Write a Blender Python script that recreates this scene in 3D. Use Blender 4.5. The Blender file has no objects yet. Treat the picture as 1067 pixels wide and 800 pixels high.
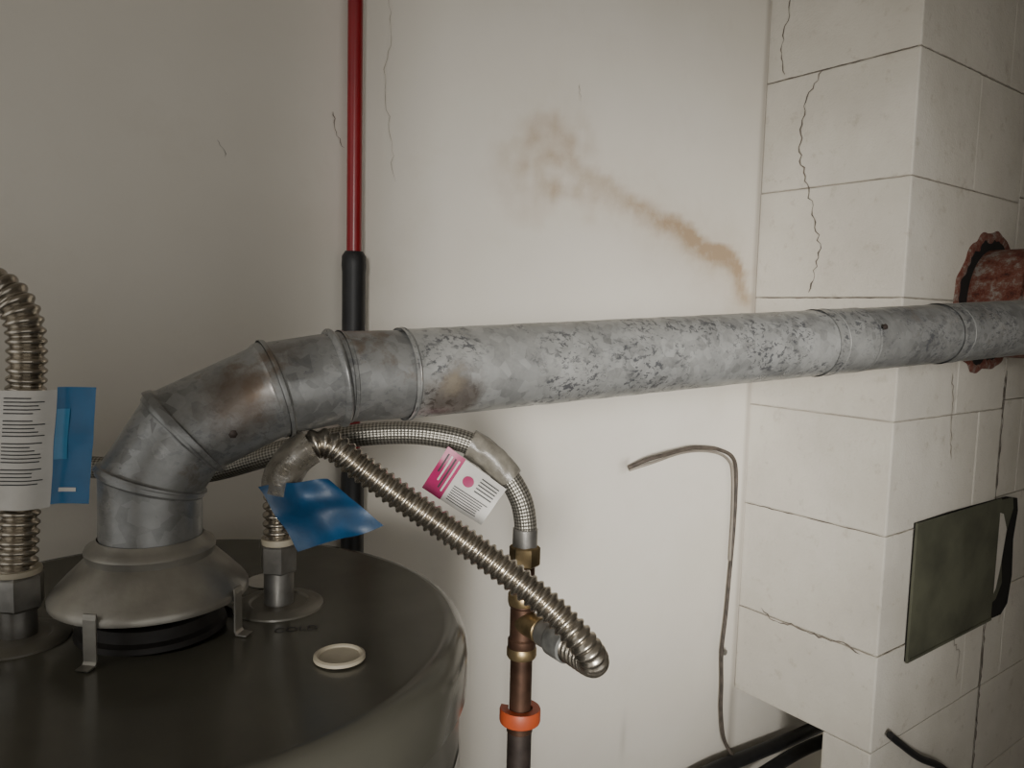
import bpy, bmesh, math, random
from mathutils import Vector, Matrix, noise
random.seed(4)
V=Vector
COL=bpy.context.collection
# ---------------------------------------------------------------- camera
yaw=math.radians(37);p=math.radians(5.3);ro=math.radians(1.45)
F=V((math.sin(yaw)*math.cos(p),math.cos(yaw)*math.cos(p),-math.sin(p)))
R0=V((math.cos(yaw),-math.sin(yaw),0));U0=R0.cross(F)
R=R0*math.cos(ro)+U0*math.sin(ro);U=U0*math.cos(ro)-R0*math.sin(ro)
M=Matrix((R,U,-F)).transposed().to_4x4();M.translation=V((0,0,1.75))
cd=bpy.data.cameras.new("camera");co=bpy.data.objects.new("camera",cd);COL.objects.link(co)
co.matrix_world=M;cd.lens=27;cd.sensor_width=36;cd.clip_start=.01
bpy.context.scene.camera=co

# ---------------------------------------------------------------- materials
def newmat(name):
    m=bpy.data.materials.new(name);m.use_nodes=True
    nt=m.node_tree;return m,nt,nt.nodes['Principled BSDF']
def nd(nt,t,**k):
    n=nt.nodes.new(t)
    for a,b in k.items():
        if a in n.inputs: n.inputs[a].default_value=b
        else: setattr(n,a,b)
    return n
def ramp(nt,src,stops):
    r=nt.nodes.new('ShaderNodeValToRGB')
    while len(r.color_ramp.elements)<len(stops): r.color_ramp.elements.new(.5)
    for e,(pos,c) in zip(r.color_ramp.elements,stops):
        e.position=pos;e.color=(c,c,c,1) if isinstance(c,(int,float)) else (*c,1)
    nt.links.new(src,r.inputs[0]);return r.outputs[0]
def mix(nt,fac,a,b,mode='MIX'):
    n=nt.nodes.new('ShaderNodeMix');n.data_type='RGBA';n.blend_type=mode
    for i,s in ((0,fac),(6,a),(7,b)):
        if isinstance(s,bpy.types.NodeSocket): nt.links.new(s,n.inputs[i])
        elif i==0: n.inputs[0].default_value=s
        else: n.inputs[i].default_value=(*s,1)
    return n.outputs[2]
def mth(nt,op,a,b=0.):
    n=nt.nodes.new('ShaderNodeMath');n.operation=op
    for i,s in enumerate((a,b)):
        if isinstance(s,bpy.types.NodeSocket): nt.links.new(s,n.inputs[i])
        else: n.inputs[i].default_value=s
    return n.outputs[0]
def bump(nt,b,h,strength,dist=.001):
    n=nd(nt,'ShaderNodeBump');n.inputs['Strength'].default_value=strength;n.inputs['Distance'].default_value=dist
    nt.links.new(h,n.inputs['Height']);nt.links.new(n.outputs[0],b.inputs['Normal'])
def noi(nt,scale,detail=4,rough=.5,vec=None,dist=0):
    n=nd(nt,'ShaderNodeTexNoise');n.inputs['Scale'].default_value=scale;n.inputs['Detail'].default_value=detail
    n.inputs['Roughness'].default_value=rough;n.inputs['Distortion'].default_value=dist
    if vec is None:
        tc=nt.nodes.new('ShaderNodeTexCoord');vec=tc.outputs['Object']
    nt.links.new(vec,n.inputs['Vector']);return n.outputs[0]
def spot(nt,c,r0,r1,nz=.02):
    """soft round mask around a world point, broken up by noise"""
    tc=nt.nodes.new('ShaderNodeTexCoord')
    d=nt.nodes.new('ShaderNodeVectorMath');d.operation='DISTANCE'
    nt.links.new(tc.outputs['Object'],d.inputs[0]);d.inputs[1].default_value=c
    e=mth(nt,'ADD',d.outputs['Value'],mth(nt,'MULTIPLY',mth(nt,'SUBTRACT',noi(nt,70,5,.7),.5),nz*2))
    mr=nt.nodes.new('ShaderNodeMapRange');nt.links.new(e,mr.inputs[0])
    mr.inputs[1].default_value=r0;mr.inputs[2].default_value=r1;mr.inputs[3].default_value=1;mr.inputs[4].default_value=0
    return mr.outputs[0]
def simple(name,c,rough=.5,metal=0.,var=.12,scale=30,bs=.15,bd=.0004,c2=None):
    m,nt,b=newmat(name)
    n=noi(nt,scale)
    lo=tuple(x*(1-var) for x in c) if c2 is None else c2
    hi=tuple(min(1,x*(1+var)) for x in c) if c2 is None else c
    col=ramp(nt,n,[(.35,lo),(.65,hi)])
    nt.links.new(col,b.inputs['Base Color'])
    b.inputs['Roughness'].default_value=rough;b.inputs['Metallic'].default_value=metal
    if bs: bump(nt,b,noi(nt,scale*8),bs,bd)
    return m

def plaster(stain=True):
    m,nt,b=newmat("painted_plaster")
    n1=noi(nt,2.2,5,.6);base=ramp(nt,n1,[(.3,(.66,.62,.545)),(.7,(.73,.695,.625))])
    n2=noi(nt,9,6,.7);g=ramp(nt,n2,[(.56,0.),(.8,.20)])
    base=mix(nt,g,base,(.52,.455,.36))
    at=nd(nt,'ShaderNodeAttribute');at.attribute_name='stain'
    n3=noi(nt,34,6,.75)
    s=mth(nt,'MULTIPLY',at.outputs['Fac'],mth(nt,'ADD',mth(nt,'MULTIPLY',n3,1.6),.35))
    s=mth(nt,'MINIMUM',s,1.)
    base=mix(nt,s,base,(.385,.28,.18))
    at2=nd(nt,'ShaderNodeAttribute');at2.attribute_name='grime_and_dark_edge'
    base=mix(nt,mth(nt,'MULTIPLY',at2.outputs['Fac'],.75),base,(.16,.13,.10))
    nt.links.new(base,b.inputs['Base Color']);b.inputs['Roughness'].default_value=.5
    h=mth(nt,'ADD',noi(nt,14,3),mth(nt,'MULTIPLY',noi(nt,160,3),.25))
    bump(nt,b,h,.22,.002);return m
def block_paint():
    m,nt,b=newmat("painted_block")
    n1=noi(nt,5,5,.6);base=ramp(nt,n1,[(.3,(.56,.525,.455)),(.7,(.68,.645,.57))])
    n2=noi(nt,36,6,.7);g=ramp(nt,n2,[(.58,0.),(.72,.6)])
    base=mix(nt,g,base,(.42,.375,.30))
    nt.links.new(base,b.inputs['Base Color']);b.inputs['Roughness'].default_value=.7
    h=mth(nt,'ADD',noi(nt,30,4,.6),mth(nt,'MULTIPLY',noi(nt,260,3),.5))
    bump(nt,b,h,.5,.003);return m
def galv(name="galvanized_steel",dark=.0,rust=.0,flake=1.,spots=()):
    m,nt,b=newmat(name)
    tc=nt.nodes.new('ShaderNodeTexCoord')
    vo=nd(nt,'ShaderNodeTexVoronoi');vo.inputs['Scale'].default_value=100;vo.inputs['Randomness'].default_value=1
    nt.links.new(tc.outputs['Object'],vo.inputs['Vector'])
    sp=nt.nodes.new('ShaderNodeSeparateColor');nt.links.new(vo.outputs['Color'],sp.inputs[0])
    k=1-dark
    c=ramp(nt,sp.outputs[0],[(0,(.24*k,.242*k,.235*k)),(1,(.42*k,.425*k,.415*k))])
    bl=ramp(nt,noi(nt,14,6,.7),[(.40,.0),(.66,.7)])
    c=mix(nt,bl,c,(.54*k,.54*k,.52*k))
    mp=nt.nodes.new('ShaderNodeMapping');mp.inputs['Scale'].default_value=(150,80,230)
    mp.inputs['Rotation'].default_value=(0,.6,.2)
    nt.links.new(tc.outputs['Object'],mp.inputs['Vector'])
    fl=noi(nt,1,6,.7,mp.outputs[0],.5)
    big=noi(nt,16,4,.7)
    f=mth(nt,'MULTIPLY',ramp(nt,fl,[(.52,0.),(.57,1.)]),ramp(nt,big,[(.44,.04),(.56,.85*flake)]))
    c=mix(nt,f,c,(.095,.098,.108))
    if rust:
        r=ramp(nt,noi(nt,19,6,.7),[(.565,0.),(.65,rust)])
        c=mix(nt,r,c,(.13,.085,.05))
    for cc,r0,r1,col,a in spots:
        c=mix(nt,mth(nt,'MULTIPLY',spot(nt,cc,r0,r1,.018),a),c,col)
    nt.links.new(c,b.inputs['Base Color'])
    b.inputs['Metallic'].default_value=.5
    rr=ramp(nt,noi(nt,40,4),[(.3,.26),(.7,.46)]);nt.links.new(rr,b.inputs['Roughness'])
    bump(nt,b,mth(nt,'ADD',noi(nt,25,3),mth(nt,'MULTIPLY',sp.outputs[0],.2)),.28,.0015)
    return m
def rusty():
    m,nt,b=newmat("rusted_steel")
    c=ramp(nt,noi(nt,38,8,.8),[(.34,(.045,.018,.012)),(.44,(.15,.04,.025)),(.52,(.18,.09,.065)),(.60,(.27,.245,.215))])
    nt.links.new(c,b.inputs['Base Color']);b.inputs['Roughness'].default_value=.85
    bump(nt,b,noi(nt,60,6,.7),.9,.005);return m
def braid():
    m,nt,b=newmat("braided_stainless")
    uv=nt.nodes.new('ShaderNodeUVMap')
    s=nt.nodes.new('ShaderNodeSeparateXYZ');nt.links.new(uv.outputs[0],s.inputs[0])
    u=mth(nt,'MULTIPLY',s.outputs[0],2*math.pi*12);v=mth(nt,'MULTIPLY',s.outputs[1],2*math.pi*150)
    a=mth(nt,'SINE',mth(nt,'ADD',u,v));d=mth(nt,'SINE',mth(nt,'SUBTRACT',u,v))
    h=mth(nt,'MULTIPLY',a,d);h=mth(nt,'MULTIPLY',mth(nt,'ADD',h,1.),.5)
    c=ramp(nt,h,[(.2,(.10,.095,.08)),(.6,(.30,.28,.24)),(1,(.42,.40,.35))])
    nt.links.new(c,b.inputs['Base Color']);b.inputs['Metallic'].default_value=.75;b.inputs['Roughness'].default_value=.4
    bump(nt,b,h,.6,.0008);return m
def film(name,c,alpha):
    m,nt,b=newmat(name)
    n=noi(nt,90,5,.7)
    col=ramp(nt,n,[(.4,tuple(x*.7 for x in c)),(.65,c)]);nt.links.new(col,b.inputs['Base Color'])
    b.inputs['Roughness'].default_value=.3;b.inputs['Alpha'].default_value=alpha
    bump(nt,b,n,.4,.002);return m

PL=plaster();BP=block_paint()
BRN=(.10,.065,.04);TAN=(.36,.31,.23)
G=galv("galvanized_steel",0,.0,1.,[((.352,.552,1.675),.018,.036,BRN,.65),((.350,.555,1.690),.006,.018,TAN,.6)])
GE=galv("galvanized_elbow_steel",.42,.6,.5,[((.180,.575,1.680),.012,.034,BRN,.7),((.215,.575,1.725),.008,.020,BRN,.5)])
GD=simple("dull_seam_steel",(.20,.20,.19),.55,.4,.2,60)
SS=simple("corrugated_stainless",(.38,.345,.29),.27,.95,.15,60,.1)
STEEL=simple("zinc_fitting",(.28,.27,.25),.38,.8,.22,50)
ALU=simple("aluminum_hood",(.32,.305,.27),.42,.7,.25,22,.25,.001)
BRASS=simple("brass",(.27,.20,.105),.4,.85,.3,70)
COPPER=simple("aged_copper",(.095,.052,.034),.42,.7,.35,45)
IRON=simple("black_iron",(.05,.038,.032),.55,.5,.3,60)
DARKRING=simple("dark_collar",(.025,.022,.02),.6,.2,.3,60)  # plain dark colour of the flue collar ring
TANK=simple("tank_enamel",(.088,.083,.066),.30,.0,.08,8,.05)
TANKTOP=simple("tank_top_enamel",(.088,.084,.067),.20,.0,.14,8,.05)
SEAT=simple("seat_grey",(.14,.13,.105),.4,.1,.15,30)
BLK=simple("black_rubber",(.012,.012,.013),.5,0,.2,60)
HOLE=simple("hole_shade",(.008,.007,.006),.9)  # near-black colour painted for the shade inside openings
RED=simple("red_enamel",(.23,.006,.011),.3,0,.12,15,.03)
ORANGE=simple("orange_plastic",(.40,.068,.020),.5,0,.1,60)
CREAM=simple("cream_plastic",(.46,.41,.31),.5,0,.06,60)
WHITE=simple("label_paper",(.52,.50,.46),.45,0,.05,60)
BLUE=simple("blue_label",(.004,.10,.235),.4,0,.1,60)
DBLUE=simple("blue_tag",(.004,.046,.115),.45,0,.25,40,.15,.001)
PINK=simple("magenta_label",(.33,.008,.09),.4,0,.08,60)
INK=simple("print_ink",(.03,.03,.03),.6)
CRK=simple("crack_dark",(.10,.085,.07),.95,c2=(.2,.17,.14),scale=60)  # dark tone of cracks and block joints
CRKL=simple("hairline_crack",(.36,.32,.27),.95)
DOORM=simple("olive_sheet_metal",(.088,.090,.060),.65,.0,.25,12,.2,.001)
CABLE=simple("painted_cable",(.075,.06,.048),.6,0,.35,60)
LEAD=simple("grey_lead",(.24,.21,.175),.6)
FLOOR=simple("concrete",(.20,.19,.175),.8,0,.25,5,.4,.002)
RUST=rusty();BR=braid()
FILM=film("clear_wrap",(.20,.18,.145),.65)
FILMW=film("printed_wrap",(.25,.23,.19),.9)

# ---------------------------------------------------------------- mesh helpers
def obj(name,verts,faces,mat,parent=None,smooth=True,uvs=None,auto=None):
    me=bpy.data.meshes.new(name);me.from_pydata([tuple(v) for v in verts],[],faces);me.update()
    if mat: me.materials.append(mat)
    for pl in me.polygons: pl.use_smooth=smooth
    if uvs:
        l=me.uv_layers.new(name="UVMap")
        for i,u in enumerate(uvs): l.data[i].uv=u
    o=bpy.data.objects.new(name,me);COL.objects.link(o)
    if auto and smooth:
        try: me.set_sharp_from_angle(angle=math.radians(auto))
        except Exception: pass
    if parent: o.parent=parent
    return o
def empty(name):
    o=bpy.data.objects.new(name,None);COL.objects.link(o);o.empty_display_size=.05;return o
def catmull(pts,n=16):
    P=[V(q) for q in pts];P=[2*P[0]-P[1]]+P+[2*P[-1]-P[-2]];o=[]
    for i in range(1,len(P)-2):
        a,b,c,d=P[i-1:i+3]
        for k in range(n):
            t=k/n
            o.append(.5*((2*b)+(c-a)*t+(2*a-5*b+4*c-d)*t*t+(3*b-a-3*c+d)*t**3))
    o.append(P[-2]);return o
def resample(pts,step):
    L=[0]
    for a,b in zip(pts,pts[1:]): L.append(L[-1]+(b-a).length)
    n=max(2,int(L[-1]/step));j=0;o=[]
    for i in range(n+1):
        s=L[-1]*i/n
        while j<len(L)-2 and L[j+1]<s: j+=1
        d=L[j+1]-L[j];t=(s-L[j])/d if d>0 else 0
        o.append(pts[j].lerp(pts[j+1],t))
    return o
def sweep(name,pts,rad,mat,parent=None,seg=32,caps=True,jit=0):
    n=len(pts);L=[0]
    for a,b in zip(pts,pts[1:]): L.append(L[-1]+(b-a).length)
    ts=[(pts[min(n-1,i+1)]-pts[max(0,i-1)]).normalized() for i in range(n)]
    ref=V((0,0,1)) if abs(ts[0].z)<.9 else V((1,0,0))
    x=(ref-ts[0]*ref.dot(ts[0])).normalized()
    verts=[]
    for i in range(n):
        if i: x=(x-ts[i]*x.dot(ts[i])).normalized()
        y=ts[i].cross(x)
        r=rad(L[i]) if callable(rad) else (rad[i] if isinstance(rad,(list,tuple)) else rad)
        for k in range(seg):
            a=2*math.pi*k/seg
            d=x*math.cos(a)+y*math.sin(a)
            rr=r
            if jit: rr+=jit*noise.noise(V((math.cos(a)*2.5,math.sin(a)*2.5,L[i]*90)))
            verts.append(pts[i]+d*rr)
    faces=[];uvs=[]
    for i in range(n-1):
        for k in range(seg):
            k2=(k+1)%seg
            faces.append((i*seg+k,i*seg+k2,(i+1)*seg+k2,(i+1)*seg+k))
            uvs+=[(k/seg,L[i]),((k+1)/seg,L[i]),((k+1)/seg,L[i+1]),(k/seg,L[i+1])]
    if caps:
        faces.append(tuple(reversed(range(seg))));uvs+=[(0,0)]*seg
        faces.append(tuple(range((n-1)*seg,n*seg)));uvs+=[(0,0)]*seg
    return obj(name,verts,faces,mat,parent,True,uvs,auto=40)
def lathe(name,prof,c,mat,parent=None,seg=64,axis=(0,0,1),ang=(0,360)):
    ax=V(axis).normalized();ref=V((1,0,0)) if abs(ax.x)<.9 else V((0,1,0))
    x=(ref-ax*ref.dot(ax)).normalized();y=ax.cross(x);c=V(c)
    full=abs(ang[1]-ang[0])>=360
    m=seg if full else seg+1
    verts=[];faces=[]
    for r,z in prof:
        for k in range(m):
            a=math.radians(ang[0]+(ang[1]-ang[0])*k/seg)
            verts.append(c+ax*z+(x*math.cos(a)+y*math.sin(a))*max(r,1e-5))
    for i in range(len(prof)-1):
        for k in range(seg):
            k2=(k+1)%m
            faces.append((i*m+k,i*m+k2,(i+1)*m+k2,(i+1)*m+k))
    return obj(name,verts,faces,mat,parent,True,None,auto=35)
def hexnut(name,c,r,h,mat,parent=None,axis=(0,0,1)):
    ax=V(axis).normalized();ref=V((1,0,0)) if abs(ax.x)<.9 else V((0,1,0))
    x=(ref-ax*ref.dot(ax)).normalized();y=ax.cross(x);c=V(c);b=min(h*.15,r*.12)
    verts=[];rings=[(r*.88,0),(r,b),(r,h-b),(r*.88,h)]
    for rr,z in rings:
        for k in range(6):
            a=math.pi/3*k+.3;verts.append(c+ax*z+(x*math.cos(a)+y*math.sin(a))*rr)
    faces=[tuple(reversed(range(6))),tuple(range(18,24))]
    for i in range(3):
        for k in range(6):
            k2=(k+1)%6;faces.append((i*6+k,i*6+k2,i*6+6+k2,i*6+6+k))
    return obj(name,verts,faces,mat,parent,False)
def box(name,a,b,mat,parent=None,bev=0):
    bm=bmesh.new();addbox(bm,a,b,bev)
    me=bpy.data.meshes.new(name);bm.to_mesh(me);bm.free();me.materials.append(mat)
    o=bpy.data.objects.new(name,me);COL.objects.link(o)
    if parent: o.parent=parent
    return o
def addbox(bm,a,b,bev=0,seg=2):
    t=bmesh.new();bmesh.ops.create_cube(t,size=1)
    a=V(a);b=V(b);c=(a+b)/2;s=b-a
    for v in t.verts: v.co=V((v.co.x*s.x,v.co.y*s.y,v.co.z*s.z))+c
    if bev: bmesh.ops.bevel(t,geom=list(t.edges),offset=bev,segments=seg,profile=.6,affect='EDGES')
    me=bpy.data.meshes.new("t");t.to_mesh(me);t.free();bm.from_mesh(me);bpy.data.meshes.remove(me)
def grid(name,f,nu,nv,mat,parent=None,smooth=True):
    verts=[f(i/nu,j/nv) for j in range(nv+1) for i in range(nu+1)]
    faces=[(j*(nu+1)+i,j*(nu+1)+i+1,(j+1)*(nu+1)+i+1,(j+1)*(nu+1)+i) for j in range(nv) for i in range(nu)]
    return obj(name,verts,faces,mat,parent,smooth)
def ribbon(name,pts,w,nrm,mat,parent,jit=.004,step=.008):
    nrm=V(nrm).normalized()
    P=resample([V(q) for q in pts],step);vs=[];fs=[]
    Q=[]
    for i,q in enumerate(P):
        t=(P[min(i+1,len(P)-1)]-P[max(i-1,0)]).normalized();s=t.cross(nrm).normalized()
        Q.append((q+s*random.uniform(-jit,jit),s))
    for i,(q,s) in enumerate(Q):
        ww=w*random.uniform(.25,1.)*(0.3 if i in(0,len(Q)-1) else 1)
        vs+=[q-s*ww/2,q+s*ww/2]
        if i: fs.append((2*i-2,2*i-1,2*i+1,2*i))
    return obj(name,vs,fs,mat,parent,False)
def text(name,body,loc,right,up,size,mat,parent):
    cu=bpy.data.curves.new(name,'FONT');cu.body=body;cu.size=size;cu.extrude=.00008
    cu.materials.append(mat)
    o=bpy.data.objects.new(name,cu);COL.objects.link(o)
    r=V(right).normalized();u=V(up);u=(u-r*u.dot(r)).normalized();n=r.cross(u)
    m=Matrix((r,u,n)).transposed().to_4x4();m.translation=V(loc);o.matrix_world=m
    if parent:
        o.parent=parent
    return o
def corr(r,pitch=.0070,depth=.0028):
    return lambda s: r-depth*(.5-.5*math.cos(2*math.pi*s/pitch))**1.3

# ---------------------------------------------------------------- room
CH=2.70
def seg_d(px,pz,a,b):
    ax,az=a;bx,bz=b;dx=bx-ax;dz=bz-az;t=((px-ax)*dx+(pz-az)*dz)/(dx*dx+dz*dz);t=max(0,min(1,t))
    ex=ax+t*dx-px;ez=az+t*dz-pz;return math.hypot(ex,ez),(pz-(az+t*dz))
line=[(.715,2.035),(.755,2.045),(.80,1.985),(.86,1.955),(.92,1.942),(1.002,1.918),(1.07,1.90),(1.118,1.879),(1.17,1.866),(1.215,1.852),(1.238,1.80)]
wts=[.35,.5,.45,.5,.65,.85,1.,1.,1.,.8]
def stain(x,z):
    if not(.5<x<1.30 and 1.65<z<2.2): return 0
    w=noise.noise(V((x*14,z*14,0)))*.016+noise.noise(V((x*45,z*45,3)))*.007
    best=0
    for i in range(len(line)-1):
        d,s=seg_d(x,z+w,line[i],line[i+1])
        wid=.014+(.020 if s<0 else .000)
        best=max(best,1.0*wts[i]*math.exp(-(d/wid)**2))
        best=max(best,.36*wts[i]*math.exp(-(d/.08)**2)*(.6 if s>0 else 1.))
    for cx,cz,r,k in((.745,1.985,.09,.5),(.70,1.95,.08,.30),(.83,1.95,.07,.42),(.80,2.0,.07,.35)):
        d=math.hypot(x-cx,z-cz+w*1.5)
        best=max(best,k*(.7+.8*noise.noise(V((x*40,z*40,8))))*max(0,min(1,(r-d)/.04)))
    return max(0,min(1,best))
def grime_and_dark_edge(x,z):
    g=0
    g=max(g,.7*math.exp(-((x-1.272)/.008)**2))  # darker vertical band where the wall meets the chimney
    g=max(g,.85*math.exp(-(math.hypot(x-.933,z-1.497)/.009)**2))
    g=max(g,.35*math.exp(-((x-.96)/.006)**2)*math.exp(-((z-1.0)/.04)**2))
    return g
X0,X1,Z0,Z1=-1.3,1.8,.0,CH
nu,nv=280,250
def wf(u,v):
    x=X0+(X1-X0)*u;z=Z0+(Z1-Z0)*v
    y=.915+.0025*noise.noise(V((x*1.7,z*1.7,1)))
    return V((x,y,z))
wall=grid("wall_back",wf,nu,nv,PL)
for nm,fn in(("stain",stain),("grime_and_dark_edge",grime_and_dark_edge)):
    a=wall.data.attributes.new(nm,'FLOAT','POINT')
    for i,v in enumerate(wall.data.vertices): a.data[i].value=fn(v.co.x,v.co.z)
YW=.9115
ribbon("hairline_1",[(.477,YW,2.20),(.478,YW,2.072),(.470,YW,2.05),(.487,YW,1.916)],.0010,(0,-1,0),CRKL,wall,.003)
ribbon("hairline_2",[(.40,YW,1.99),(.41,YW,1.955),(.417,YW,1.95)],.0014,(0,-1,0),CRK,wall,.002,.004)
ribbon("hairline_3",[(.262,YW,1.935),(.27,YW,1.925),(.272,YW,1.918)],.0012,(0,-1,0),CRK,wall,.001,.003)
ribbon("hairline_4",[(.80,YW,2.10),(.806,YW,2.075)],.0014,(0,-1,0),CRKL,wall,.002,.004)
simplewall=simple("painted_wall",(.50,.46,.40),.7,0,.06,3,.3,.002)
box("floor",(-1.3,-2.6,-.05),(2.9,.93,0),FLOOR)
box("ceiling",(-1.3,-2.6,CH),(2.9,1.0,CH+.06),simplewall)
box("wall_right",(2.8,-2.6,0),(2.9,1.0,CH),simplewall)
# unseen slabs added to block light from the left wall and chimney front
box("light_blocker_left",(-1.3,-.40,0),(-.47,-.30,CH),simplewall)
box("light_blocker_front",(.75,-1.10,0),(2.8,-1.0,CH),simplewall)

# ---------------------------------------------------------------- block chimney
chim=empty("block_chimney")
XC,YC,XE=1.274,.63,1.706
zs=[1.003,1.177,1.388,1.584,1.791,1.988,2.191,2.39,2.59,2.699]
bm=bmesh.new()
J=[1.62,1.55,1.60,1.497,1.62,1.50,1.62,1.5,1.62]
for i in range(len(zs)-1):
    a,b=zs[i]+.0006,zs[i+1]-.0006
    o=random.uniform(-.0008,.0008)
    addbox(bm,(XC+o,YC+o,a),(J[i]-.0006,.915,b),.003)
    addbox(bm,(J[i]+.0006,YC-o,a),(XE,.915,b),.003)
addbox(bm,(XC+.004,YC+.004,1.01),(XE-.004,.914,2.69))
for a,b in((0,.2),(.2,.4),(.4,.6),(.6,.8),(.8,1.003)):
    addbox(bm,(XC,YC,a+.0006),(XE,YC+.09,b-.0006),.003)
me=bpy.data.meshes.new("stack_blocks");bm.to_mesh(me);bm.free();me.materials.append(BP)
o=bpy.data.objects.new("stack_blocks",me);COL.objects.link(o);o.parent=chim
xs=XC-.0012
def lf(l): return [(xs,y,z) for y,z in l]
ribbon("crack_1",lf([(.871,2.40),(.872,2.331),(.886,2.25),(.878,2.20)]),.0026,(-1,0,0),CRK,chim,.004)
ribbon("crack_2",lf([(.80,2.19),(.814,2.17),(.833,2.137),(.837,2.052),(.813,1.981),(.795,1.92),(.783,1.876),(.801,1.80)]),.0034,(-1,0,0),CRK,chim,.004)
ribbon("crack_3",lf([(.86,1.19),(.84,1.172),(.80,1.178),(.74,1.176),(.69,1.18),(.66,1.174)]),.0035,(-1,0,0),CRK,chim,.003)
ribbon("crack_4",[(1.47,YC-.0014,1.66),(1.485,YC-.0014,1.61),(1.478,YC-.0014,1.57),(1.497,YC-.0014,1.50)],.003,(0,-1,0),CRKL,chim,.004)
ribbon("crack_5",[(1.56,YC-.0014,1.14),(1.60,YC-.0014,1.10),(1.59,YC-.0014,1.05)],.003,(0,-1,0),CRKL,chim,.004)
for i,z in enumerate(zs[1:-1]):
    ribbon("joint_side_%d"%i,[(xs+.0002,.913,z),(xs+.0002,.635,z)],.0022,(-1,0,0),CRK if i%2 else CRKL,chim,.0008,.012)
    ribbon("joint_front_%d"%i,[(XC+.004,YC-.0012,z),(XE,YC-.0012,z)],.0020,(0,-1,0),CRKL,chim,.0008,.012)
bm=bmesh.new();z=0
while z<CH-.01:
    b=min(z+.2,CH);x=1.712+(.1 if int(z*5+.5)%2 else 0)
    if x>1.75: addbox(bm,(1.712,YC+.002,z+.0006),(x-.001,.8,b-.0006),.003)
    while x<2.8:
        addbox(bm,(x,YC+.002,z+.0006),(min(x+.4,2.8)-.001,.8,b-.0006),.003);x+=.4
    z+=.2
me=bpy.data.meshes.new("wall_side");bm.to_mesh(me);bm.free();me.materials.append(BP)
o=bpy.data.objects.new("wall_side",me);COL.objects.link(o)
ribbon("wall_side_joint",[(1.709,YC-.001,.7),(1.709,YC-.001,1.66)],.007,(0,-1,0),CRK,o,.003,.01)

# cleanout door
door=empty("cleanout_door")
jag=[(1.369,1.399),(1.50,1.401),(1.62,1.400),(1.76,1.398),(1.815,1.388),(1.824,1.36),(1.812,1.30),(1.822,1.22),(1.810,1.16),(1.78,1.142),(1.70,1.145),(1.55,1.145),(1.45,1.146),(1.369,1.146)]
n=len(jag);vs=[V((x,YC-.0025,z)) for x,z in jag]+[V((x,YC-.0008,z)) for x,z in jag]
obj("broken_opening",vs,[tuple(range(n))]+[(i,(i+1)%n,n+(i+1)%n,n+i) for i in range(n)],HOLE,door,False)  # flat black sheet on the face, stands for the shaded recess
bm=bmesh.new();addbox(bm,(1.370,YC-.006,1.146),(1.722,YC-.003,1.398),.001)
addbox(bm,(1.368,YC-.0075,1.144),(1.375,YC-.003,1.400),.001)
addbox(bm,(1.370,YC-.0075,1.394),(1.722,YC-.005,1.400),.001);addbox(bm,(1.370,YC-.0075,1.144),(1.722,YC-.005,1.150),.001)
me=bpy.data.meshes.new("sheet_cover");bm.to_mesh(me);bm.free();me.materials.append(DOORM)
o=bpy.data.objects.new("sheet_cover",me);COL.objects.link(o);o.parent=door
jj=[(1.715,1.396),(1.785,1.394),(1.792,1.37),(1.770,1.33),(1.752,1.27),(1.765,1.215),(1.740,1.185),(1.715,1.178)]
obj("bent_flap",[(x,YC-.005,z) for x,z in jj],[tuple(range(len(jj)))],DOORM,door,False)
jj=[(1.722,1.37),(1.740,1.365),(1.762,1.33),(1.748,1.26),(1.732,1.21),(1.722,1.20)]
obj("broken_plaster_edge",[(x,YC-.0065,z) for x,z in jj],[tuple(range(len(jj)))],BP,door,False)

# rusted flue stub
flue=empty("rusted_flue_pipe")
cx,cz=1.605,1.79
prof=[(.098,.06),(.101,.03),(.1,0),(.1,-.09),(.106,-.093),(.106,-.125),(.1,-.128),(.1,-.33),(.104,-.332),(.104,-.345),(.0,-.345)]
lathe("flue_body",[(r,-z) for r,z in prof],(cx,YC,cz),RUST,flue,64,(0,-1,0))
def irr(a): 
    c,s=math.cos(a),math.sin(a)
    return .126+.010*noise.noise(V((c*1.6,s*1.6,.3)))+.009*noise.noise(V((c*5,s*5,.3)))+(.018*max(0,-c)**2)
m=128;vs=[];fs=[]
for k in range(m):
    a=2*math.pi*k/m;r=irr(a);q=.006*noise.noise(V((math.cos(a)*9,math.sin(a)*9,2.)))
    for rr,y in((.098,-.0015),(r-.014+q,-.0025),(r-.007+q*.5,-.005),(r,-.004),(r+.004,-.0005)):
        vs.append(V((cx+math.cos(a)*rr,YC+y,cz+math.sin(a)*rr)))
fa=[];fb=[]
for k in range(m):
    k2=(k+1)%m
    fa.append((k*5,k2*5,k2*5+1,k*5+1))
    for j in range(1,4): fb.append((k*5+j,k2*5+j,k2*5+j+1,k*5+j+1))
o=obj("broken_hole_edge",vs,fa+fb,HOLE,flue,True);o.data.materials.append(RUST)
for i,pl in enumerate(o.data.polygons): pl.material_index=0 if i<len(fa) else 1  # inner ring coloured black for the shade in the hole, rim rusty

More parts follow.
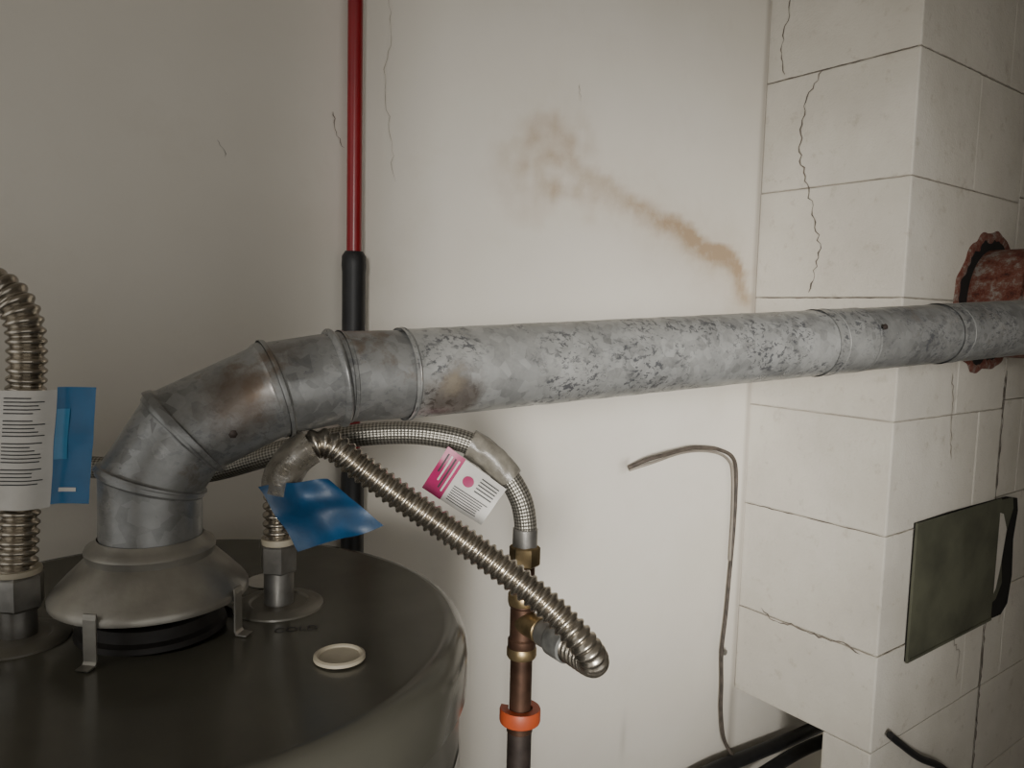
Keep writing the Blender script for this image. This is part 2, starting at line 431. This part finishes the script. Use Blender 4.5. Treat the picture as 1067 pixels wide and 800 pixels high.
# ---------------------------------------------------------------- extension pole
pole=empty("extension_pole");PX,PY=.4215,.893
def cyl(name,c0,c1,r,mat,parent,seg=32,b=.0008):
    c0=V(c0);c1=V(c1);h=(c1-c0).length
    return lathe(name,[(0,0),(r-b,0),(r,b),(r,h-b),(r-b,h),(0,h)],c0,mat,parent,seg,(c1-c0))
cyl("upper_tube",(PX,PY,1.5),(PX,PY,2.55),.0092,RED,pole)
lathe("grip",[(0,0),(.0135,0),(.0148,.003),(.0142,.01),(.0145,.17),(.0152,.178),(.0148,.19),(.011,.196),(0,.196)],(PX,PY,1.625),BLK,pole)
lathe("lower_grip",[(0,0),(.0135,0),(.0145,.004),(.0145,.60),(.0135,.606),(.0,.606)],(PX,PY,.95),BLK,pole)
cyl("lower_tube",(PX,PY,.03),(PX,PY,.955),.0115,RED,pole)
lathe("foot_cap",[(0,0),(.014,0),(.0145,.01),(.0145,.05),(.0,.052)],(PX,PY,0),BLK,pole)
lathe("tip",[(0,0),(.0125,0),(.0125,.05),(.008,.06),(0,.062)],(PX,PY,2.545),BLK,pole)

# ---------------------------------------------------------------- water heater
TX,TY,TZ=.132,.618,1.503
VX,VY=.127,.621
heater=empty("water_heater")
lathe("jacket",[(0,.0),(.22,.0),(.225,.06),(.2315,.062),(.2315,.7),(.2325,.702),(.2315,.704),(.2315,1.476)],(TX,TY,0.0),TANK,heater,160)
lathe("top_pan",[(.2325,1.455),(.2372,1.455),(.2378,1.470),(.2374,1.484),(.2350,1.494),(.2300,1.5005),(.2235,1.5035),(.2175,1.503),(.212,1.5015),(.10,1.503),(.055,1.503),(.054,1.498),(0,1.498)],(TX,TY,0),TANKTOP,heater,192)
lathe("flue_collar",[(.054,0),(.053,.004),(.049,.006),(.047,.014),(.044,.015),(.0425,.010),(.0425,-.003),(0,-.003)],(VX,VY,TZ),DARKRING,heater,72)
lathe("baffle",[(.0,.004),(.03,.006),(.036,.012),(.038,.012)],(VX,VY,TZ),HOLE,heater,48)
for nm,(x,y) in(("cold_nipple_seat",(.040,.648)),("hot_nipple_seat",(.2215,.6085))):
    lathe(nm,[(.0365,-.001),(.036,.0015),(.032,.0035),(.024,.004),(.022,.0025),(.0,.0025)],(x,y,TZ),SEAT,heater,64)
lathe("top_plug",[(.0182,0),(.0180,.0022),(.0160,.0030),(.0145,.0022),(.0140,.0012),(.0,.0012)],(.222,.490,TZ+.0003),CREAM,heater,48)
lathe("inspection_sticker",[(.020,0),(.0198,.0004),(0,.0004)],(.2345,.668,TZ+.0006),WHITE,heater,48)
text("top_lettering","COLD",(.198,.5560,TZ+.0005),(.93,-.36,0),(.36,.93,0),.012,BLK,heater)
lathe("rating_label",[(.2322,1.16),(.2326,1.165),(.2326,1.405),(.2322,1.41)],(TX,TY,0),WHITE,heater,40,(0,0,1),(-82,-33))
for i in range(13):
    z=1.385-.017*i
    lathe("rating_print_%d"%i,[(.2328,z),(.2328,z+.004+.004*(i%3==0))],(TX,TY,0),INK,heater,16,(0,0,1),(-79,-37-random.uniform(0,8)))
# draft hood
hood=empty("draft_hood")
lathe("skirt",[(.0372,.072),(.0385,.0705),(.0415,.0675),(.0450,.0655),(.0462,.0630),(.0455,.0600),(.0450,.0575),(.0475,.0555),(.0530,.0500),(.0585,.0445),(.0635,.0390),(.0668,.0355),(.0688,.0330),(.0702,.0305),(.0700,.0270),(.0690,.0268),(.0682,.0305),(.0655,.0340),(.0600,.0400),(.0540,.0455),(.0430,.054),(.0365,.058)],(VX,VY,TZ),ALU,hood,128)
for i,(dx,dy) in enumerate(((-.046,-.047),(.046,-.050),(.01,.08))):
    d=V((dx,dy,0));d.normalize();s=V((-d.y,d.x,0))
    rp=[(.0704,.037),(.0710,.033),(.0710,.004),(.0724,.001),(.0800,.0006)]
    vs=[];fs=[]
    for r,z in rp:
        for w,t in((-.0048,0),(.0048,0),(.0048,.0012),(-.0048,.0012)):
            vs.append(V((VX,VY,TZ))+d*(r+t)+s*w+V((0,0,z+(t if r>.0715 else 0))))
    for a in range(len(rp)-1):
        for k in range(4): fs.append((a*4+k,a*4+(k+1)%4,a*4+4+(k+1)%4,a*4+4+k))
    fs+= [(0,1,2,3),(16,17,18,19)]
    obj("leg_%d"%(i+1),vs,fs,ALU,hood,False)
# ---------------------------------------------------------------- vent pipe
vent=empty("galvanized_vent_pipe")
A=[V((VX,VY,1.562)),V((.1275,.6205,1.617)),V((.149,.6155,1.652)),V((.216,.605,1.684)),V((.272,.597,1.693)),V((.324,.588,1.6945))]
def elbow(P,RG,mat,seg=96):
    n=len(P);D=[(P[i+1]-P[i]).normalized() for i in range(n-1)]
    x0=V((1,0,0));x0=(x0-D[0]*x0.dot(D[0])).normalized()
    frames=[];x=x0
    for i in range(n-1):
        x=(x-D[i]*x.dot(D[i])).normalized();frames.append((x,D[i].cross(x)))
    N=[D[0]]+[(D[i-1]+D[i]).normalized() for i in range(1,n-1)]+[D[-1]]
    for g in range(n-1):
        ex,ey=frames[g];vs=[];fs=[]
        a=P[g];rg=RG[g]
        prof=[0,.02,.06,.075,.10,.5,.90,.925,.94,.98,1]
        bul=[.0026,.0028,.0024,.0006,0,0,0,.0006,.0016,.0018,.0016]
        if g==0: bul[:5]=[0]*5
        if g>=3: bul[-4:]=[0]*4
        if g==4: bul[:4]=[.001,.0008,.0006,.0]
        for t,bb in zip(prof,bul):
            for k in range(seg):
                an=2*math.pi*k/seg;dd=ex*math.cos(an)+ey*math.sin(an);q=a+dd*(rg+bb)
                s0=(P[g]-q).dot(N[g])/D[g].dot(N[g]);s1=(P[g+1]-q).dot(N[g+1])/D[g].dot(N[g+1])
                vs.append(q+D[g]*(s0+(s1-s0)*t))
        for i in range(len(prof)-1):
            for k in range(seg):
                k2=(k+1)%seg;fs.append((i*seg+k,i*seg+k2,(i+1)*seg+k2,(i+1)*seg+k))
        obj("elbow_gore_%d"%(g+1),vs,fs,mat,vent,True,None,auto=22)
elbow(A,[.0364,.0366,.0375,.0380,.0382],GE)
def bead(name,c,t,r,w,mat,h=.0022):
    pr=[(r-.001,-w)]+[(r+h*math.sin(math.pi*k/8),-w+2*w*k/8) for k in range(9)]+[(r-.001,w)]
    lathe(name,pr,c,mat,vent,72,t)
dirn=(V((1.118,.473,1.739))-V((.324,.588,1.6945))).normalized()
S=V((.314,.5894,1.694))
def along(x): return S+dirn*((x-S.x)/dirn.x)
bead("collar_bead",V((.266,.5978,1.692)),V((.056,-.008,.009)),.0388,.0034,GE,.0030)
def run(name,xa,xb,r,mat,flare=.0012):
    a=along(xa);b=along(xb);n=max(4,int((b-a).length/.01));P=[a.lerp(b,k/n) for k in range(n+1)]
    def rf(s):
        q=r
        if s<.004: q+=flare
        return q
    sweep(name,P,rf,mat,vent,72,False,jit=.0005)
run("run_long",.322,.845,.0390,G,.0014)
run("run_coupling",.832,.905,.0396,galv("galvanized_coupling",.15,.1),.0006)
run("run_mid",.90,1.075,.0390,galv("galvanized_dull",.35,.35),.0008)
run("run_end",1.065,1.502,.0398,galv("galvanized_dull_end",.30,.25),.0008)
for x in(.850,1.09): bead("seam_bead_%d"%int(x*1000),along(x),dirn,.0396,.0011,GD,.0007)
bead("lap_edge",along(.326),dirn,.0394,.0016,GE,.0014)
for i,(c,n) in enumerate(((V((.175,.5755,1.655)),V((-.2,-1,-.1))),(V((.90,.463,1.745)),V((0,-1,.5))))):
    lathe("screw_%d"%i,[(.0036,-.002),(.0034,.0008),(.002,.0016),(0,.0018)],c,IRON,vent,6,n)
# ---------------------------------------------------------------- flexible connectors
cf=empty("corrugated_cold_connector")
lathe("nipple",[(0,0),(.0125,0),(.0125,.030),(0,.030)],(.042,.652,TZ+.0026),STEEL,cf,32)
hexnut("nut",(.0425,.6535,TZ+.022),.0180,.026,STEEL,cf)
lathe("washer",[(0.,0),(.0160,0),(.0163,.002),(.0160,.004),(0,.004)],(.0425,.6535,TZ+.048),CREAM,cf,40)
PTS=[(.0425,.6535,TZ+.050),(.046,.657,1.60),(.0505,.661,1.66),(.0535,.660,1.71),(.0515,.662,1.738),(.042,.669,1.756),(.026,.681,1.763),(.008,.694,1.755),(-.006,.704,1.730),(-.015,.72,1.66),(-.018,.78,1.60),(-.018,.905,1.585)]
sweep("hose",resample(catmull(PTS),.0009),corr(.0135),SS,cf,28)
lathe("wall_escutcheon",[(.0,.004),(.03,.004),(.032,0)],(-.018,.912,1.585),STEEL,cf,32,(0,-1,0))
Rh=V((.8,-.6,0));Nh=V((-.6,-.8,0))
def label_cs(s):
    return .0165*math.exp(-(s/.024)**4)+.001
def lab(s0,s1,z0,z1,off=0):
    def f(u,v):
        s=s0+(s1-s0)*u;z=z0+(z1-z0)*v
        c=V((.049+ (z-1.645)*.08,.661,z))
        return c+Rh*s+Nh*(label_cs(s)+off+.0012*noise.noise(V((s*60,z*50,2))))
    return f
grid("label_white",lab(-.036,.026,1.600,1.686),40,24,WHITE,cf)
grid("label_blue",lab(.026,.052,1.602,1.688),24,24,BLUE,cf)
for i in range(24):
    z=1.618+.0027*i
    if i in(5,12,18):continue
    L=random.uniform(.018,.027)
    grid("label_print_%d"%i,lab(-.004,-.004+L,z,z+.0008,.0005),14,1,INK,cf)
for i in range(16):
    z=1.607+.0018*i
    grid("barcode_%d"%i,lab(-.022,-.010,z,z+random.choice((.0005,.001)),.0005),10,1,INK,cf)
grid("label_blue_mark",lab(.030,.042,1.611,1.614,.0005),10,1,WHITE,cf)
LB=simple("light_blue",(.03,.19,.36),.3)
grid("label_blue_logo",lab(.0265,.034,1.635,1.672,.0005),10,3,LB,cf)

ch=empty("corrugated_hot_connector")
hx,hy=.2215,.6085
lathe("nipple",[(0,0),(.0120,0),(.0120,.035),(0,.035)],(hx,hy,TZ+.0026),STEEL,ch,32)
hexnut("nut",(hx,hy,TZ+.029),.0150,.024,STEEL,ch)
lathe("washer",[(0.,0),(.0138,0),(.0140,.002),(.0138,.005),(0,.005)],(hx,hy,TZ+.053),CREAM,ch,40)
hp=[(hx,hy,TZ+.056),(hx,hy,1.590),(.2255,.605,1.615),(.239,.597,1.634),(.257,.592,1.638),(.283,.583,1.617),(.310,.562,1.593),(.337,.540,1.570),(.366,.506,1.543),(.392,.470,1.515),(.407,.445,1.492),(.421,.440,1.472),(.434,.455,1.458),(.443,.490,1.453),(.446,.530,1.454)]
HPc=resample(catmull(hp),.0009)
sweep("hose",HPc,corr(.0126),SS,ch,28)
SLV=simple("printed_sleeve",(.15,.15,.14),.45,.2,.35,90)
lathe("end_nut_collar",[(0,0),(.0125,0),(.0130,.003),(.0130,.012),(.0105,.015),(.0105,.034),(0,.034)],(.4455,.520,1.4535),STEEL,ch,40,(0,1,.01))
lathe("end_sleeve",[(.0134,0),(.0150,.002),(.0152,.022),(.0134,.025)],(.4440,.494,1.4530),SLV,ch,40,(.05,1,.01))
def subpath(P,a,b):
    L=0;o=[P[0]] if a<=0 else []
    for q,w in zip(P,P[1:]):
        L+=(w-q).length
        if a<=L<=b:o.append(w)
    return o
sweep("plastic_wrap",resample(subpath(HPc,.040,.088),.002),.0150,FILM,ch,36,False,jit=.0022)
def quad(TL,TR,BR,BL,amp,fr,seed=0):
    TL,TR,BR,BL=map(V,(TL,TR,BR,BL));nn=(TR-TL).cross(BL-TL).normalized()
    def f(u,v):
        q=(TL.lerp(TR,u)).lerp(BL.lerp(BR,u),v)
        return q+nn*amp*noise.noise(V((u*fr,v*fr,seed)))
    return f
grid("blue_tag",quad((.203,.604,1.606),(.246,.566,1.615),(.282,.540,1.578),(.229,.586,1.553),.014,2.0,5),30,22,DBLUE,ch)

bh=empty("braided_connector")
bp=[(.045,.880,1.587),(.085,.868,1.587),(.123,.846,1.587),(.170,.812,1.584),(.213,.778,1.586),(.262,.712,1.612),(.305,.672,1.628),(.345,.642,1.634),(.376,.617,1.633),(.405,.597,1.624),(.427,.580,1.602),(.441,.569,1.576),(.4465,.566,1.552),(.447,.566,1.530)]
BPc=resample(catmull(bp),.003)
sweep("hose",BPc,.0108,BR,bh,32)
cyl("wall_stub",(.045,.87,1.587),(.045,.913,1.587),.013,STEEL,bh)
cyl("ferrule",(.447,.566,1.545),(.447,.566,1.526),.0120,STEEL,bh)
Lb=sum((b-a).length for a,b in zip(BPc,BPc[1:]))
sweep("label_wrap",resample(subpath(BPc,Lb-.120,Lb-.066),.002),.0138,FILMW,bh,40,False,jit=.0016)
for i in range(9):
    a=Lb-.110+.0036*i
    pp=subpath(BPc,a,a+.0001+.0031)
    if len(pp)>1:
        q=pp[0];t=(pp[-1]-pp[0]).normalized()
        lathe("wrap_print_%d"%i,[(.0148,0),(.0148,.0010+.0008*(i%2))],q,INK,bh,12,t,(200,290))
hexnut("end_nut",(.447,.566,1.508),.0150,.020,BRASS,bh)
T=[V((.372,.588,1.6265)),V((.4165,.557,1.588)),V((.398,.570,1.554)),V((.3535,.602,1.588))]
TL,TR,BR_,BL=T
grid("tag",quad(TL,TR,BR_,BL,.004,1.6,2),20,14,WHITE,bh)
nn=(TR-TL).cross(BL-TL).normalized()
if nn.dot(V((-.6,-.8,0)))<0: nn=-nn
def tq(u0,u1,v0,v1,off):
    g=quad(TL,TR,BR_,BL,.004,1.6,2)
    return lambda u,v: g(u0+(u1-u0)*u,v0+(v1-v0)*v)+nn*off
grid("tag_band",tq(-.005,.30,-.01,1.01,.0006),10,14,PINK,bh)
def disc(u,v):
    a=u*2*math.pi;return tq(0,1,0,1,.0009)(.50+.085*v*math.cos(a),.36+.12*v*math.sin(a))
grid("tag_seal",disc,20,3,PINK,bh)
for i in range(7):
    v=.58+.052*i
    grid("tag_print_%d"%i,tq(.36,random.uniform(.8,.94),v,v+.022,.0008),12,1,INK,bh)
for i in range(4):
    grid("tag_band_print_%d"%i,tq(.05+.06*i,.075+.06*i,.1,random.uniform(.5,.9),.0009),3,12,WHITE if i%2 else INK,bh)
for i in range(5):
    grid("tag_small_%d"%i,tq(.64,.93,.12+.08*i,.15+.08*i,.0008),6,1,INK,bh)

# ---------------------------------------------------------------- copper riser
cp=empty("copper_riser_pipe");qx,qy=.4465,.566
cyl("upper_copper",(qx,qy,1.47),(qx,qy,1.512),.0108,COPPER,cp)
lathe("tee",[(0,0),(.0125,0),(.0138,.002),(.0138,.010),(.0122,.012),(.0122,.042),(.0138,.044),(.0138,.052),(.0125,.054),(0,.054)],(qx,qy,1.425),COPPER,cp,40)
lathe("upper_brass_ring",[(0,0),(.0138,0),(.0146,.002),(.0146,.010),(.0125,.013),(0,.013)],(qx,qy,1.470),BRASS,cp,40)
lathe("lower_brass_ring",[(0,0),(.0135,0),(.0146,.002),(.0146,.009),(.0130,.012),(0,.012)],(qx,qy,1.417),BRASS,cp,40)
cyl("tee_branch",(qx,qy,1.4535),(qx-.001,qy-.03,1.4535),.0118,BRASS,cp)
cyl("riser",(qx,qy,1.345),(qx,qy,1.42),.0108,COPPER,cp)
cyl("iron_riser",(qx,qy,.02),(qx,qy,1.348),.0120,IRON,cp)
lathe("solder_joint",[(.0108,0),(.0128,.002),(.0128,.016),(.0108,.018)],(qx,qy,1.385-.045),COPPER,cp,40)
lathe("floor_flange",[(.035,0),(.034,.004),(.016,.008),(.014,.03),(.012,.03)],(qx,qy,0),IRON,cp,40)
clip=lathe("pipe_clip_ring",[(.0122,0),(.0195,.0),(.0202,.002),(.0202,.012),(.0195,.014),(.0122,.014),(.0122,0)],(qx,qy,1.351),ORANGE,None,40,(.03,.02,1),(-235,60))
clip.name="orange_pipe_clip"

# ---------------------------------------------------------------- cable and hoses
cb=empty("wall_cable")
c1=[(.934,.905,1.493),(.965,.895,1.505),(1.003,.89,1.511),(1.05,.895,1.514),(1.092,.90,1.515),(1.14,.903,1.510),(1.175,.905,1.503),(1.212,.905,1.488),(1.228,.905,1.462),(1.232,.905,1.40),(1.232,.906,1.33),(1.227,.906,1.25),(1.222,.906,1.17),(1.215,.906,1.10),(1.220,.906,1.03),(1.222,.905,.97),(1.232,.90,.91),(1.262,.89,.870),(1.33,.885,.855)]
sweep("cable",resample(catmull(c1),.006),.0036,CABLE,cb,12)
c2=[(.936,.905,1.489),(.98,.892,1.500),(1.05,.897,1.508),(1.11,.902,1.507),(1.17,.905,1.497),(1.208,.906,1.478),(1.221,.906,1.45),(1.226,.906,1.38),(1.225,.906,1.28)]
sweep("second_lead",resample(catmull(c2),.006),.0024,LEAD,cb,10)
lathe("cable_clamp",[(.006,0),(.006,.006),(0,.006)],(1.223,.909,1.095),STEEL,cb,12,(0,-1,0))
hs=empty("black_drain_hoses")
sweep("hose_1",resample(catmull([(.80,.892,.84),(1.0,.892,.862),(1.16,.890,.872),(1.30,.889,.862),(1.45,.889,.850),(1.66,.889,.84)]),.01),.014,BLK,hs,20)
sweep("hose_2",resample(catmull([(.95,.868,.79),(1.2,.862,.825),(1.40,.855,.845),(1.50,.83,.86),(1.53,.79,.87),(1.48,.765,.84),(1.38,.755,.76)]),.01),.013,BLK,hs,20)
h3=empty("black_floor_hose")
sweep("hose_body",resample(catmull([(1.315,.619,1.03),(1.34,.614,1.01),(1.42,.612,.955),(1.52,.612,.90),(1.60,.612,.83),(1.65,.612,.70),(1.66,.612,.4),(1.66,.60,.01)]),.01),.0065,BLK,h3,20)

# ---------------------------------------------------------------- light
def area(name,loc,tgt,sx,sy,e,c,spread):
    l=bpy.data.lights.new(name,'AREA');l.shape='RECTANGLE';l.size=sx;l.size_y=sy;l.energy=e;l.color=c;l.spread=math.radians(spread)
    o=bpy.data.objects.new(name,l);COL.objects.link(o);o.location=loc
    o.rotation_euler=(V(tgt)-V(loc)).to_track_quat('-Z','Y').to_euler();return o
area("doorway_daylight",(-1.35,-2.0,1.85),(.97,.85,1.52),.6,1.0,4.0,(1,.975,.93),20)
w=bpy.data.worlds.new("world");bpy.context.scene.world=w;w.use_nodes=True
bg=w.node_tree.nodes['Background'];bg.inputs[0].default_value=(.88,.87,.84,1);bg.inputs[1].default_value=1.0
